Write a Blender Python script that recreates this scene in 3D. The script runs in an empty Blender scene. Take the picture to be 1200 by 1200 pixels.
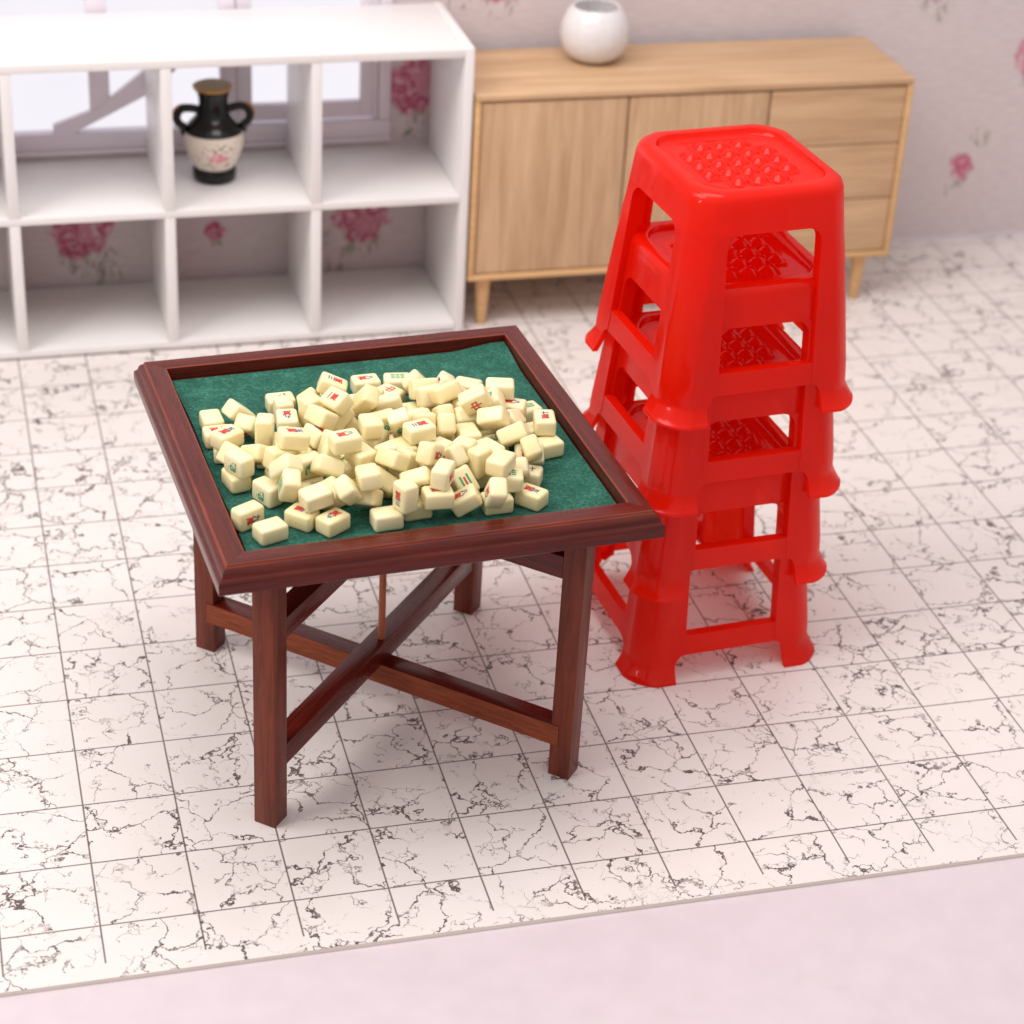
import bpy, bmesh, math, random, json
from mathutils import Vector, Matrix, Quaternion
random.seed(7)
# scale: 1 Blender unit = 1 centimetre (everything here is miniature furniture)
S = bpy.context.scene
COL = S.collection
S.unit_settings.system = 'METRIC'
S.unit_settings.scale_length = 0.01
rad = math.radians

# ---------------------------------------------------------------- camera
cam_d = bpy.data.cameras.new('camera')
cam = bpy.data.objects.new('camera', cam_d)
COL.objects.link(cam)
cam.location = (-10.7152, -38.1457, 27.1602)
cam.rotation_euler = (1.0362, -0.0514, -0.2558)
cam_d.sensor_width = 36.0
cam_d.lens = 2545.24 / 1200 * 36
cam_d.clip_start = 0.5
cam_d.clip_end = 500
cam_d.dof.use_dof = True
cam_d.dof.focus_distance = 42.5
cam_d.dof.aperture_fstop = 0.24
S.camera = cam

# ---------------------------------------------------------------- light
W = bpy.data.worlds.new('World'); S.world = W; W.use_nodes = True
bgn = W.node_tree.nodes['Background']
bgn.inputs[1].default_value = 1.0
# studio surround: bright white ceiling, dimmer sides
_nt = W.node_tree
_tc = _nt.nodes.new('ShaderNodeTexCoord'); _sp = _nt.nodes.new('ShaderNodeSeparateXYZ'); _rp = _nt.nodes.new('ShaderNodeValToRGB')
_nt.links.new(_tc.outputs['Generated'], _sp.inputs[0]); _nt.links.new(_sp.outputs[2], _rp.inputs[0]); _nt.links.new(_rp.outputs[0], bgn.inputs[0])
_rp.color_ramp.elements[0].position = 0.0; _rp.color_ramp.elements[0].color = (.50, .475, .475, 1)
_rp.color_ramp.elements[1].position = 0.85; _rp.color_ramp.elements[1].color = (1.0, .96, .955, 1)
_e = _rp.color_ramp.elements.new(.30); _e.color = (.58, .55, .55, 1)
def area(name, loc, target, size, power, col):
    l = bpy.data.lights.new(name, 'AREA'); l.shape = 'SQUARE'; l.size = size; l.energy = power; l.color = col
    o = bpy.data.objects.new(name, l); COL.objects.link(o); o.location = loc
    o.rotation_euler = (Vector(target) - Vector(loc)).to_track_quat('-Z', 'Y').to_euler()
    return o
area('key_softbox', (-36, -4, 52), (1, 2, 3), 27, 16000, (1.0, 0.965, 0.93))
area('left_softbox', (-34, -13, 19), (3, 0, 6), 5.5, 1500, (1.0, 0.97, 0.95))
area('background_fill', (0, 2, 34), (2, 20, 2), 16, 4200, (1.0, 0.97, 0.97))  # added fill light to brighten the wall and shelves, not a known lamp
S.view_settings.view_transform = 'Standard'
S.view_settings.look = 'None'
S.view_settings.gamma = 1.0
S.view_settings.exposure = 0.0
S.view_settings.use_curve_mapping = False

# ---------------------------------------------------------------- materials
def newmat(name):
    m = bpy.data.materials.new(name); m.use_nodes = True
    nt = m.node_tree; nt.nodes.clear()
    out = nt.nodes.new('ShaderNodeOutputMaterial')
    b = nt.nodes.new('ShaderNodeBsdfPrincipled')
    nt.links.new(b.outputs[0], out.inputs[0])
    return m, nt, b, out
def N(nt, t, **kw):
    n = nt.nodes.new(t)
    for k, v in kw.items(): setattr(n, k, v)
    return n
def L(nt, a, b): nt.links.new(a, b)
def math_n(nt, op, a, b=None, c=None, clamp=False):
    n = N(nt, 'ShaderNodeMath', operation=op, use_clamp=clamp)
    for i, v in enumerate((a, b, c)):
        if v is None: continue
        if isinstance(v, (int, float)): n.inputs[i].default_value = v
        else: L(nt, v, n.inputs[i])
    return n.outputs[0]
def noise(nt, vec, scale, detail=4, rough=.55, dist=0.0, fac=True):
    n = N(nt, 'ShaderNodeTexNoise'); n.inputs['Scale'].default_value = scale; n.inputs['Detail'].default_value = detail
    n.inputs['Roughness'].default_value = rough; n.inputs['Distortion'].default_value = dist
    if vec is not None: L(nt, vec, n.inputs['Vector'])
    return n.outputs[0] if fac else n.outputs[1]
def ramp(nt, fac, stops, interp='LINEAR'):
    r = N(nt, 'ShaderNodeValToRGB'); cr = r.color_ramp; cr.interpolation = interp
    cr.elements[0].position = stops[0][0]; cr.elements[0].color = (*stops[0][1], 1)
    cr.elements[1].position = stops[-1][0]; cr.elements[1].color = (*stops[-1][1], 1)
    for p, c in stops[1:-1]:
        e = cr.elements.new(p); e.color = (*c, 1)
    L(nt, fac, r.inputs[0]); return r.outputs[0]
def mapr(nt, v, a, b, c=0.0, d=1.0):
    n = N(nt, 'ShaderNodeMapRange'); n.interpolation_type = 'SMOOTHSTEP'
    L(nt, v, n.inputs[0])
    for i, x in enumerate((a, b, c, d)): n.inputs[i + 1].default_value = x
    return n.outputs[0]
def mix(nt, fac, a, b):
    n = N(nt, 'ShaderNodeMix', data_type='RGBA')
    if isinstance(fac, (int, float)): n.inputs[0].default_value = fac
    else: L(nt, fac, n.inputs[0])
    for i, v in ((6, a), (7, b)):
        if isinstance(v, tuple): n.inputs[i].default_value = (*v, 1)
        else: L(nt, v, n.inputs[i])
    return n.outputs[2]
def objco(nt): return N(nt, 'ShaderNodeTexCoord').outputs['Object']
def mapping(nt, vec, scale=(1, 1, 1), loc=(0, 0, 0), rot=(0, 0, 0)):
    n = N(nt, 'ShaderNodeMapping'); L(nt, vec, n.inputs[0])
    n.inputs['Scale'].default_value = scale; n.inputs['Location'].default_value = loc; n.inputs['Rotation'].default_value = rot
    return n.outputs[0]
def bump(nt, b, h, strength=.2, dist=.02):
    n = N(nt, 'ShaderNodeBump'); n.inputs['Strength'].default_value = strength; n.inputs['Distance'].default_value = dist
    L(nt, h, n.inputs['Height']); L(nt, n.outputs[0], b.inputs['Normal'])

def paint_mat(name, col, rough=.45, var=.04, spec=.4, bumps=.05):
    m, nt, b, o = newmat(name)
    v = objco(nt)
    f = noise(nt, v, 1.3, 5)
    c2 = tuple(max(0, x * (1 - var * 2)) for x in col)
    L(nt, mix(nt, f, col, c2), b.inputs['Base Color'])
    L(nt, mapr(nt, noise(nt, v, 6, 3), .3, .7, rough - .06, rough + .08), b.inputs['Roughness'])
    b.inputs['Specular IOR Level'].default_value = spec
    if bumps: bump(nt, b, noise(nt, v, 9, 5), bumps, .02)
    return m

TILE = 1.7969
def floor_mat():
    m, nt, b, o = newmat('printed marble tile sheet')
    v = objco(nt)
    sep = N(nt, 'ShaderNodeSeparateXYZ'); L(nt, v, sep.inputs[0])
    gx = math_n(nt, 'DIVIDE', sep.outputs[0], TILE); gy = math_n(nt, 'DIVIDE', sep.outputs[1], TILE)
    def line(g):
        f = math_n(nt, 'ABSOLUTE', math_n(nt, 'SUBTRACT', math_n(nt, 'FRACT', math_n(nt, 'ADD', g, 100.5)), .5))
        return mapr(nt, math_n(nt, 'MULTIPLY', f, TILE), .010, .024, 1, 0)
    # the vertical lines stop before the sheet's front edge
    vx = math_n(nt, 'MULTIPLY', line(gx), math_n(nt, 'GREATER_THAN', sep.outputs[1], -8.2))
    grid = math_n(nt, 'MAXIMUM', vx, line(gy))
    # a different piece of marble on every tile
    cmb = N(nt, 'ShaderNodeCombineXYZ')
    L(nt, math_n(nt, 'FLOOR', gx), cmb.inputs[0]); L(nt, math_n(nt, 'FLOOR', gy), cmb.inputs[1])
    wn = N(nt, 'ShaderNodeTexWhiteNoise', noise_dimensions='3D'); L(nt, cmb.outputs[0], wn.inputs[0])
    off = N(nt, 'ShaderNodeVectorMath', operation='MULTIPLY_ADD')
    L(nt, wn.outputs[1], off.inputs[0]); off.inputs[1].default_value = (9, 9, 9); L(nt, v, off.inputs[2])
    p = off.outputs[0]
    dn = N(nt, 'ShaderNodeVectorMath', operation='MULTIPLY_ADD')
    L(nt, noise(nt, p, 1.1, 5, .6, 0, False), dn.inputs[0]); dn.inputs[1].default_value = (1.5, 1.5, 1.5); L(nt, p, dn.inputs[2])
    def veins(scale, w, seed):
        vo = N(nt, 'ShaderNodeTexVoronoi', feature='DISTANCE_TO_EDGE'); vo.inputs['Scale'].default_value = scale
        L(nt, mapping(nt, dn.outputs[0], (1, 1, 1), (seed, seed, 0)), vo.inputs['Vector'])
        wv = math_n(nt, 'MULTIPLY', mapr(nt, noise(nt, mapping(nt, p, (1, 1, 1), (seed * 3, 0, 0)), 2.6, 5, .7), .40, .70, .38, 1.0), w)
        q = math_n(nt, 'DIVIDE', vo.outputs[0], wv)
        return mapr(nt, q, .35, 1.0, 1, 0)
    v1 = veins(.72, .034, 0)
    v2 = veins(1.5, .036, 4.3)
    k1 = mapr(nt, noise(nt, mapping(nt, p, (1, 1, 1), (7, 2, 0)), 1.1, 4, .6), .38, .52, .14, 1.0)
    k2 = mapr(nt, noise(nt, mapping(nt, p, (1, 1, 1), (1, 12, 0)), 1.5, 4, .6), .50, .58, 0, .85)
    sp = mapr(nt, noise(nt, mapping(nt, p, (1, 1.0, 1), (3, 3, 0)), 7, 5, .75), .66, .70, 0, .5)
    vein = math_n(nt, 'MAXIMUM', math_n(nt, 'MAXIMUM', math_n(nt, 'MULTIPLY', v1, k1), math_n(nt, 'MULTIPLY', v2, k2)), sp)
    base = ramp(nt, noise(nt, p, .8, 3), [(.3, (.755, .69, .66)), (.7, (.79, .72, .695))])
    c = mix(nt, vein, base, (.115, .085, .078))
    c = mix(nt, math_n(nt, 'MULTIPLY', grid, .85), c, (.09, .062, .055))
    L(nt, c, b.inputs['Base Color'])
    b.inputs['Roughness'].default_value = .34; b.inputs['Specular IOR Level'].default_value = .35
    bump(nt, b, noise(nt, v, .5, 2), .05, .05)
    return m

def wood_mat(name, dark, light, grain_axis=0, scale=1.0, rough=.3, coat=.3, contrast=.5, edge=None):
    m, nt, b, o = newmat(name)
    v = objco(nt)
    sc = [7 * scale] * 3; sc[grain_axis] = .55 * scale
    p = mapping(nt, v, tuple(sc))
    n1 = noise(nt, p, 1.0, 8, .62, .6)
    sc2 = [26 * scale] * 3; sc2[grain_axis] = 1.1 * scale
    n2 = noise(nt, mapping(nt, v, tuple(sc2)), 1.0, 4, .7)
    f = math_n(nt, 'ADD', math_n(nt, 'MULTIPLY', n1, .7), math_n(nt, 'MULTIPLY', n2, .3))
    c = ramp(nt, f, [(.5 - contrast * .3, dark), (.5 + contrast * .3, light)])
    if edge:
        ge = N(nt, 'ShaderNodeNewGeometry')
        e = math_n(nt, 'MULTIPLY', mapr(nt, ge.outputs['Pointiness'], .52, .60, 0, 1), mapr(nt, noise(nt, v, 2.5, 4), .35, .6, .2, 1))
        c = mix(nt, e, c, edge)
    L(nt, c, b.inputs['Base Color'])
    L(nt, mapr(nt, n2, .3, .7, rough, rough + .14), b.inputs['Roughness'])
    b.inputs['Coat Weight'].default_value = coat; b.inputs['Coat Roughness'].default_value = .2
    b.inputs['Specular IOR Level'].default_value = .2
    bump(nt, b, f, .12, .02)
    return m

def plastic_mat():
    m, nt, b, o = newmat('translucent red plastic')
    v = objco(nt)
    f = noise(nt, mapping(nt, v, (1.2, 1.2, .5)), 1.2, 3)
    L(nt, mix(nt, f, (.93, .024, .005), (.86, .014, .003)), b.inputs['Base Color'])
    L(nt, mapr(nt, noise(nt, v, 4, 4), .3, .7, .16, .27), b.inputs['Roughness'])
    b.inputs['Specular IOR Level'].default_value = .3
    b.inputs['Coat Weight'].default_value = .45; b.inputs['Coat Roughness'].default_value = .05
    hgt = math_n(nt, 'ADD', noise(nt, mapping(nt, v, (1.5, 1.5, .35)), 2.0, 3), math_n(nt, 'MULTIPLY', noise(nt, v, 14, 2), .08))
    bump(nt, b, hgt, .4, .05)
    t = N(nt, 'ShaderNodeBsdfTranslucent'); t.inputs[0].default_value = (1.0, .085, .022, 1)
    ms = N(nt, 'ShaderNodeMixShader'); ms.inputs[0].default_value = .44
    L(nt, b.outputs[0], ms.inputs[1]); L(nt, t.outputs[0], ms.inputs[2])
    tr = N(nt, 'ShaderNodeBsdfTransparent'); tr.inputs[0].default_value = (1.0, .24, .13, 1)
    m2 = N(nt, 'ShaderNodeMixShader'); m2.inputs[0].default_value = .30
    L(nt, ms.outputs[0], m2.inputs[1]); L(nt, tr.outputs[0], m2.inputs[2]); L(nt, m2.outputs[0], o.inputs[0])
    return m

def felt_mat():
    m, nt, b, o = newmat('green felt')
    v = objco(nt)
    n1 = noise(nt, v, 16, 6, .8); n2 = noise(nt, v, 2.2, 3)
    c = ramp(nt, math_n(nt, 'ADD', math_n(nt, 'MULTIPLY', n1, .75), math_n(nt, 'MULTIPLY', n2, .25)),
             [(.38, (.006, .050, .034)), (.5, (.014, .095, .065)), (.62, (.06, .22, .155))])
    L(nt, c, b.inputs['Base Color']); b.inputs['Roughness'].default_value = .95
    b.inputs['Sheen Weight'].default_value = .3; b.inputs['Sheen Tint'].default_value = (.3, .7, .55, 1)
    b.inputs['Specular IOR Level'].default_value = .15
    bump(nt, b, n1, .9, .04)
    return m

def tile_mat():
    m, nt, b, o = newmat('cream resin')
    v = objco(nt)
    oi = N(nt, 'ShaderNodeObjectInfo')
    c = mix(nt, noise(nt, v, 2.5, 3), (.86, .75, .44), (.82, .69, .36))
    c = mix(nt, math_n(nt, 'MULTIPLY', oi.outputs['Random'], .6), c, (.87, .79, .53))
    L(nt, c, b.inputs['Base Color'])
    b.inputs['Roughness'].default_value = .32
    b.inputs['Subsurface Weight'].default_value = .35; b.inputs['Subsurface Radius'].default_value = (.16, .11, .05)
    b.inputs['Subsurface Scale'].default_value = 1.0
    bump(nt, b, noise(nt, v, 5, 4), .2, .03)
    return m

FLOWERS = [(-6.98, 1.75, .85), (-6.2, 1.95, .36), (-3.02, 1.62, .36), (1.32, 1.85, .92), (2.75, 5.85, .95),
           (20.45, 2.45, .48), (-8.9, 4.6, .6), (5.2, 9.0, .9), (22.6, 6.0, .9), (18.6, 8.6, .8), (27, 3, .8), (-11, 8.5, .9), (13.5, 9.3, .8)]
LEAVES = [(-6.3, .75, .8), (-2.9, 2.5, .3), (.45, 1.0, .55), (2.65, 4.65, .5), (.5, .2, .35), (20.1, 1.7, .25), (21.0, 3.4, .4), (18.9, 7.6, .5), (3.9, 8.4, .5)]
def wallpaper_mat():
    m, nt, b, o = newmat('floral wallpaper')
    v = objco(nt)
    base = ramp(nt, noise(nt, mapping(nt, v, (.6, 1, 4)), 3, 5, .6), [(.3, (.60, .515, .52)), (.7, (.71, .62, .62))])
    nz = noise(nt, v, 1.9, 4, .6); nz2 = noise(nt, v, 3.6, 5, .65)
    vo = N(nt, 'ShaderNodeTexVoronoi'); vo.inputs['Scale'].default_value = 2.6
    L(nt, mix(nt, .22, v, noise(nt, v, 2.5, 3, .6, 0, False)), vo.inputs['Vector'])
    petal = ramp(nt, math_n(nt, 'ADD', math_n(nt, 'MULTIPLY', vo.outputs[0], .7), math_n(nt, 'MULTIPLY', nz2, .5)),
                 [(.28, (.80, .56, .60)), (.42, (.62, .20, .29)), (.55, (.42, .05, .13)), (.68, (.60, .22, .30))])
    leafc = ramp(nt, nz2, [(.4, (.20, .17, .12)), (.6, (.36, .38, .25))])
    def blobs(lst, thr0, thr1, amp, stretch):
        acc = None
        for x, z, r in lst:
            vm = N(nt, 'ShaderNodeVectorMath', operation='LENGTH')
            L(nt, mapping(nt, v, (1 / r, 0, stretch / r), (-x / r, 0, -z * stretch / r)), vm.inputs[0])
            acc = vm.outputs['Value'] if acc is None else math_n(nt, 'MINIMUM', acc, vm.outputs['Value'])
        return acc
    lf = blobs(LEAVES + [(x, z - r * .8, r * .7) for x, z, r in FLOWERS], 0, 0, 0, 1.0)
    lm = math_n(nt, 'MULTIPLY', mapr(nt, lf, .7, 1.05, 1, 0), mapr(nt, noise(nt, mapping(nt, v, (2.2, 1, .8)), 2.2, 4, .6, 1.2), .5, .58, 0, .75))
    c = mix(nt, lm, base, leafc)
    fl = math_n(nt, 'ADD', blobs(FLOWERS, 0, 0, 0, 1.05), math_n(nt, 'MULTIPLY', math_n(nt, 'SUBTRACT', nz, .5), 1.6))
    fm = math_n(nt, 'MULTIPLY', mapr(nt, fl, .78, 1.0, .92, 0), mapr(nt, noise(nt, v, 5.5, 3, .6), .36, .46, .35, 1))
    c = mix(nt, fm, c, petal)
    L(nt, c, b.inputs['Base Color']); b.inputs['Roughness'].default_value = .75
    b.inputs['Specular IOR Level'].default_value = .2
    return m

def vase_mat():
    m, nt, b, o = newmat('cream glaze with painted rose')
    v = objco(nt)
    # flower painted on the front (local -y side)
    sep = N(nt, 'ShaderNodeSeparateXYZ'); L(nt, v, sep.inputs[0])
    def d(x, z, r, s=1):
        vm = N(nt, 'ShaderNodeVectorMath', operation='LENGTH')
        L(nt, mapping(nt, v, (1 / r, 0, s / r), (-x / r, 0, -z * s / r)), vm.inputs[0]); return vm.outputs['Value']
    nz = math_n(nt, 'MULTIPLY', math_n(nt, 'SUBTRACT', noise(nt, v, 5, 3), .5), 1.3)
    rose = mapr(nt, math_n(nt, 'ADD', d(0.02, .84, .27, 1.35), nz), .8, 1.0, 1, 0)
    halo = math_n(nt, 'MULTIPLY', mapr(nt, math_n(nt, 'ADD', d(0, .90, .58, 1.3), nz), .8, 1.0, 1, 0),
                  mapr(nt, noise(nt, v, 7, 3, .5, 1.5), .52, .58, 0, .9))
    lc = ramp(nt, noise(nt, v, 6, 2), [(.4, (.16, .15, .09)), (.5, (.45, .28, .12)), (.6, (.5, .22, .2))])
    c = mix(nt, halo, (.78, .70, .60), lc)
    c = mix(nt, rose, c, ramp(nt, noise(nt, v, 9, 2), [(.4, (.62, .18, .22)), (.6, (.80, .45, .45))]))
    front = math_n(nt, 'LESS_THAN', sep.outputs[1], 0)
    c = mix(nt, front, (.78, .70, .60), c)
    L(nt, c, b.inputs['Base Color']); b.inputs['Roughness'].default_value = .18
    b.inputs['Coat Weight'].default_value = .4
    return m
def simple(name, col, rough=.4, **kw):
    m, nt, b, o = newmat(name)
    f = noise(nt, objco(nt), 7, 3)
    L(nt, mix(nt, f, col, tuple(x * .82 for x in col)), b.inputs['Base Color']); b.inputs['Roughness'].default_value = rough
    for k, v in kw.items(): b.inputs[k].default_value = v
    return m
def emit(name, col, s):
    m, nt, b, o = newmat(name)
    e = N(nt, 'ShaderNodeEmission'); e.inputs[1].default_value = s
    L(nt, mix(nt, noise(nt, objco(nt), .5, 2), col, tuple(x * .95 for x in col)), e.inputs[0]); L(nt, e.outputs[0], o.inputs[0]); return m
M = {}
M['floor'] = floor_mat()
M['wall'] = wallpaper_mat()
M['white'] = paint_mat('white painted board', (.80, .765, .75), .38, .02)
M['winframe'] = paint_mat('painted wood with bloom tint', (.80, .73, .785), .45)  # pale lilac base colour imitates bloom around the overexposed window
M['pane'] = emit('daylit frosted pane', (.965, .925, 1.0), 1.0)
M['backing'] = paint_mat('lilac marbled board', (.72, .615, .655), .4, .08)
M['edge'] = paint_mat('cut edge of board', (.80, .73, .64), .6)
M['mahog_x'] = wood_mat('red mahogany x', (.044, .0036, .0020), (.135, .0130, .0062), 0, 1.0, .20, .30, .6)
M['mahog_z'] = wood_mat('red mahogany z', (.070, .011, .005), (.210, .040, .017), 2, 1.0, .34, .12, .6)
M['bead'] = wood_mat('worn bead edge', (.10, .014, .009), (.30, .05, .02), 0, 1.0, .3, .3, .6)
M['endwood'] = wood_mat('raw orange brown edge', (.09, .017, .008), (.34, .080, .033), 0, 3.2, .6, 0, .7)
M['felt'] = felt_mat()
M['tile'] = tile_mat()
M['red_ink'] = simple('red paint', (.72, .05, .03), .5)
M['green_ink'] = simple('green paint', (.03, .36, .17), .5)
M['blue_ink'] = simple('violet blue paint', (.07, .05, .22), .5)
M['red'] = plastic_mat()
M['oak_z'] = wood_mat('pale oak upright grain', (.40, .235, .12), (.70, .475, .295), 2, .42, .45, .1, .75)
M['oak_x'] = wood_mat('pale oak level grain', (.42, .245, .125), (.70, .47, .285), 0, .42, .42, .1, .75)
M['oak_edge'] = wood_mat('honey oak edging', (.58, .34, .15), (.72, .45, .23), 0, .6, .4, .1, .5)
M['gap'] = simple('dark recess of cabinet', (.16, .09, .045), .8)
M['black'] = simple('black glaze', (.004, .005, .0045), .16, **{'Coat Weight': .1, 'Specular IOR Level': .35})
M['vase'] = vase_mat()
M['gold'] = simple('worn gold edging', (.55, .30, .10), .35, Metallic=.6)
M['clay'] = simple('tan clay', (.36, .28, .18), .7)
M['china'] = simple('white china', (.80, .77, .77), .2)
M['rod'] = wood_mat('copper brown dowel', (.22, .05, .02), (.42, .12, .05), 2, 1.5, .4, .2, .5)

# ---------------------------------------------------------------- helpers
def link(o, parent=None):
    COL.objects.link(o)
    if parent: o.parent = parent
    return o
def obj(name, bm, mat, parent=None, smooth=False, bevel=0, seg=2, recalc=True):
    if bevel:
        bm.normal_update()
        es = [e for e in bm.edges if len(e.link_faces) == 2 and e.calc_face_angle(0) > .5]
        bmesh.ops.bevel(bm, geom=es, offset=bevel, segments=seg, profile=.5, affect='EDGES', clamp_overlap=True)
    if recalc: bmesh.ops.recalc_face_normals(bm, faces=bm.faces)
    me = bpy.data.meshes.new(name); bm.to_mesh(me); bm.free()
    for mm in (mat if isinstance(mat, (list, tuple)) else [mat]): me.materials.append(mm)
    if smooth:
        for p in me.polygons: p.use_smooth = True
        try: me.set_sharp_from_angle(angle=rad(smooth if smooth is not True else 40))
        except Exception: pass
    return link(bpy.data.objects.new(name, me), parent)
def tag(o, label, cat, group=None, kind=None):
    o['label'] = label; o['category'] = cat
    if group: o['group'] = group
    if kind: o['kind'] = kind
    return o
def thing(name, label, cat, loc=(0, 0, 0), rz=0, group=None):
    o = bpy.data.objects.new(name, None); COL.objects.link(o)
    o.location = loc; o.rotation_euler = (0, 0, rz); o.empty_display_size = .5
    return tag(o, label, cat, group)
def copy_tree(o, parent=None):
    c = o.copy(); COL.objects.link(c); c.parent = parent
    for ch in list(o.children): copy_tree(ch, c)
    return c
def bx(bm, x0, x1, y0, y1, z0, z1, mi=0):
    vs = [bm.verts.new(p) for p in ((x0, y0, z0), (x1, y0, z0), (x1, y1, z0), (x0, y1, z0), (x0, y0, z1), (x1, y0, z1), (x1, y1, z1), (x0, y1, z1))]
    fs = []
    for f in ((0, 3, 2, 1), (4, 5, 6, 7), (0, 1, 5, 4), (1, 2, 6, 5), (2, 3, 7, 6), (3, 0, 4, 7)):
        F = bm.faces.new([vs[i] for i in f]); F.material_index = mi; fs.append(F)
    return fs
def box(name, x0, x1, y0, y1, z0, z1, mat, parent=None, bevel=.03, seg=2):
    bm = bmesh.new(); bx(bm, x0, x1, y0, y1, z0, z1)
    return obj(name, bm, mat, parent, smooth=True, bevel=bevel, seg=seg)
def lathe(bm, prof, seg=40, mi=None):
    rings = []
    for r, z in prof:
        rings.append([bm.verts.new((max(r, 1e-4) * math.cos(2 * math.pi * i / seg), max(r, 1e-4) * math.sin(2 * math.pi * i / seg), z)) for i in range(seg)])
    for k in range(len(rings) - 1):
        for i in range(seg):
            f = bm.faces.new((rings[k][i], rings[k][(i + 1) % seg], rings[k + 1][(i + 1) % seg], rings[k + 1][i]))
            if mi: f.material_index = mi[k]
    for rg in (rings[0], rings[-1]):
        try: bm.faces.new(rg)
        except Exception: pass
def tube(bm, pts, r, seg=10):
    rings = []
    for i, p in enumerate(pts):
        p = Vector(p); t = (Vector(pts[min(i + 1, len(pts) - 1)]) - Vector(pts[max(i - 1, 0)])).normalized()
        a = t.cross(Vector((0, 1, .01))); a = a.normalized() if a.length > .1 else t.cross(Vector((1, 0, 0))).normalized()
        c = t.cross(a)
        rr = r[i] if isinstance(r, (list, tuple)) else r
        rings.append([bm.verts.new(p + a * rr * math.cos(2 * math.pi * k / seg) + c * rr * math.sin(2 * math.pi * k / seg)) for k in range(seg)])
    for k in range(len(rings) - 1):
        for i in range(seg): bm.faces.new((rings[k][i], rings[k][(i + 1) % seg], rings[k + 1][(i + 1) % seg], rings[k + 1][i]))
    bm.faces.new(rings[0]); bm.faces.new(rings[-1])

# ---------------------------------------------------------------- the setting
WY = 20.2
bm = bmesh.new(); bx(bm, -45, 60, -8.6, WY + 1, -.09, 0)
for f in bm.faces:
    if f.normal.z < .5: f.material_index = 1
fl = obj('floor', bm, [M['floor'], M['edge']]); fl['kind'] = 'structure'
for p in fl.data.polygons: p.material_index = 0 if p.normal.z > .5 else 1
bm = bmesh.new(); bx(bm, -60, 75, -70, WY + 2, -.5, -.09 - .004)
bk = obj('ground', bm, M['backing']); bk['kind'] = 'structure'

# wall with a real opening for the window
wall = thing('wall', 'pale mauve wall papered with pink roses, behind the shelves and the sideboard', 'wall', (0, WY, 0))
WX0, WX1, WZ0, WZ1 = -9.6, 2.0, 4.42, 12.2
bm = bmesh.new()
for a in ((-45, WX0, 0, 18), (WX1, 60, 0, 18), (WX0, WX1, 0, WZ0), (WX0, WX1, WZ1, 18)):
    bx(bm, a[0], a[1], 0, .6, a[2], a[3])
obj('wallpaper', bm, M['wall'], wall)
box('window_sill', -9.9, 2.1, -.16, .0 - .002, 4.22, 4.36, M['winframe'], wall, .03)
fr = bmesh.new()
bx(fr, -9.75, 2.08, -.10, .3, 4.362, 4.86)
bx(fr, 1.72, 2.08, -.10, .3, 4.862, 12.2); bx(fr, -9.75, -9.4, -.10, .3, 4.862, 12.2)
bx(fr, -9.398, 1.718, -.10, .3, 11.8, 12.2)
wf = obj('window_frame', fr, M['winframe'], wall, smooth=True, bevel=.04)
sb = bmesh.new()                          # right-hand casement sash
bx(sb, -1.9, 1.20, -.02, .22, 4.95, 5.44)
bx(sb, 1.55, 1.70, -.05, .25, 4.93, 11.7)
bx(sb, 1.202, 1.548, -.02, .22, 4.95, 11.7)
bx(sb, -2.34, -1.902, -.02, .22, 4.93, 11.7)
obj('casement', sb, M['winframe'], wf, smooth=True, bevel=.03)
sb = bmesh.new()
bx(sb, -2.80, -2.36, -.08, .26, 4.865, 11.79)
obj('mullion', sb, M['winframe'], wf, smooth=True, bevel=.03)
sb = bmesh.new()
bx(sb, -6.42, -5.86, -.06, .2, 5.42, 11.79)
obj('mullion', sb, M['winframe'], wf, smooth=True, bevel=.04)
sb = bmesh.new()
v = [(-7.45, 4.83), (-6.95, 4.83), (-4.72, 5.95), (-3.2, 7.35), (-3.2, 7.95), (-5.0, 6.5), (-6.2, 5.55), (-7.45, 5.1)]
fv = [sb.verts.new((x, -.09, z)) for x, z in v]; bv = [sb.verts.new((x, .1, z)) for x, z in v]
sb.faces.new(fv); sb.faces.new(bv[::-1])
for i in range(len(v)): sb.faces.new((fv[i], fv[(i + 1) % len(v)], bv[(i + 1) % len(v)], bv[i]))
obj('curved_brace', sb, M['winframe'], wf)
box('pane', -9.4, 1.72, .34, .38, 4.5, 12.1, M['pane'], wf, 0)
box('skirting', -45, 60, -.06, -.003, .004, .10, M['winframe'], wall, .02)

# ---------------------------------------------------------------- white cube shelves
sh = thing('cube_shelf', 'white open cube shelving standing against the papered wall at the left', 'shelf', (0, 16.0, 0))
box('side_panel', 3.19, 3.44, 0, 4.0, 0.004, 8.32, M['white'], sh, .02)
box('side_panel', -13.35, -13.1, 0, 4.0, 0.004, 8.32, M['white'], sh, .02)
for z0, z1, n in ((.06, .26, 'bottom_board'), (3.92, 4.12, 'shelf_board'), (8.06, 8.30, 'top_board')):
    box(n, -13.1 + .002, 3.188, .004, 3.99, z0, z1, M['white'], sh, .02)
for xc in (-.81, -4.76, -8.82):
    for z0, z1 in ((.262, 3.918), (4.122, 8.058)):
        box('divider', xc - .14, xc + .14, .008, 3.98, z0, z1, M['white'], sh, .015)

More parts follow.
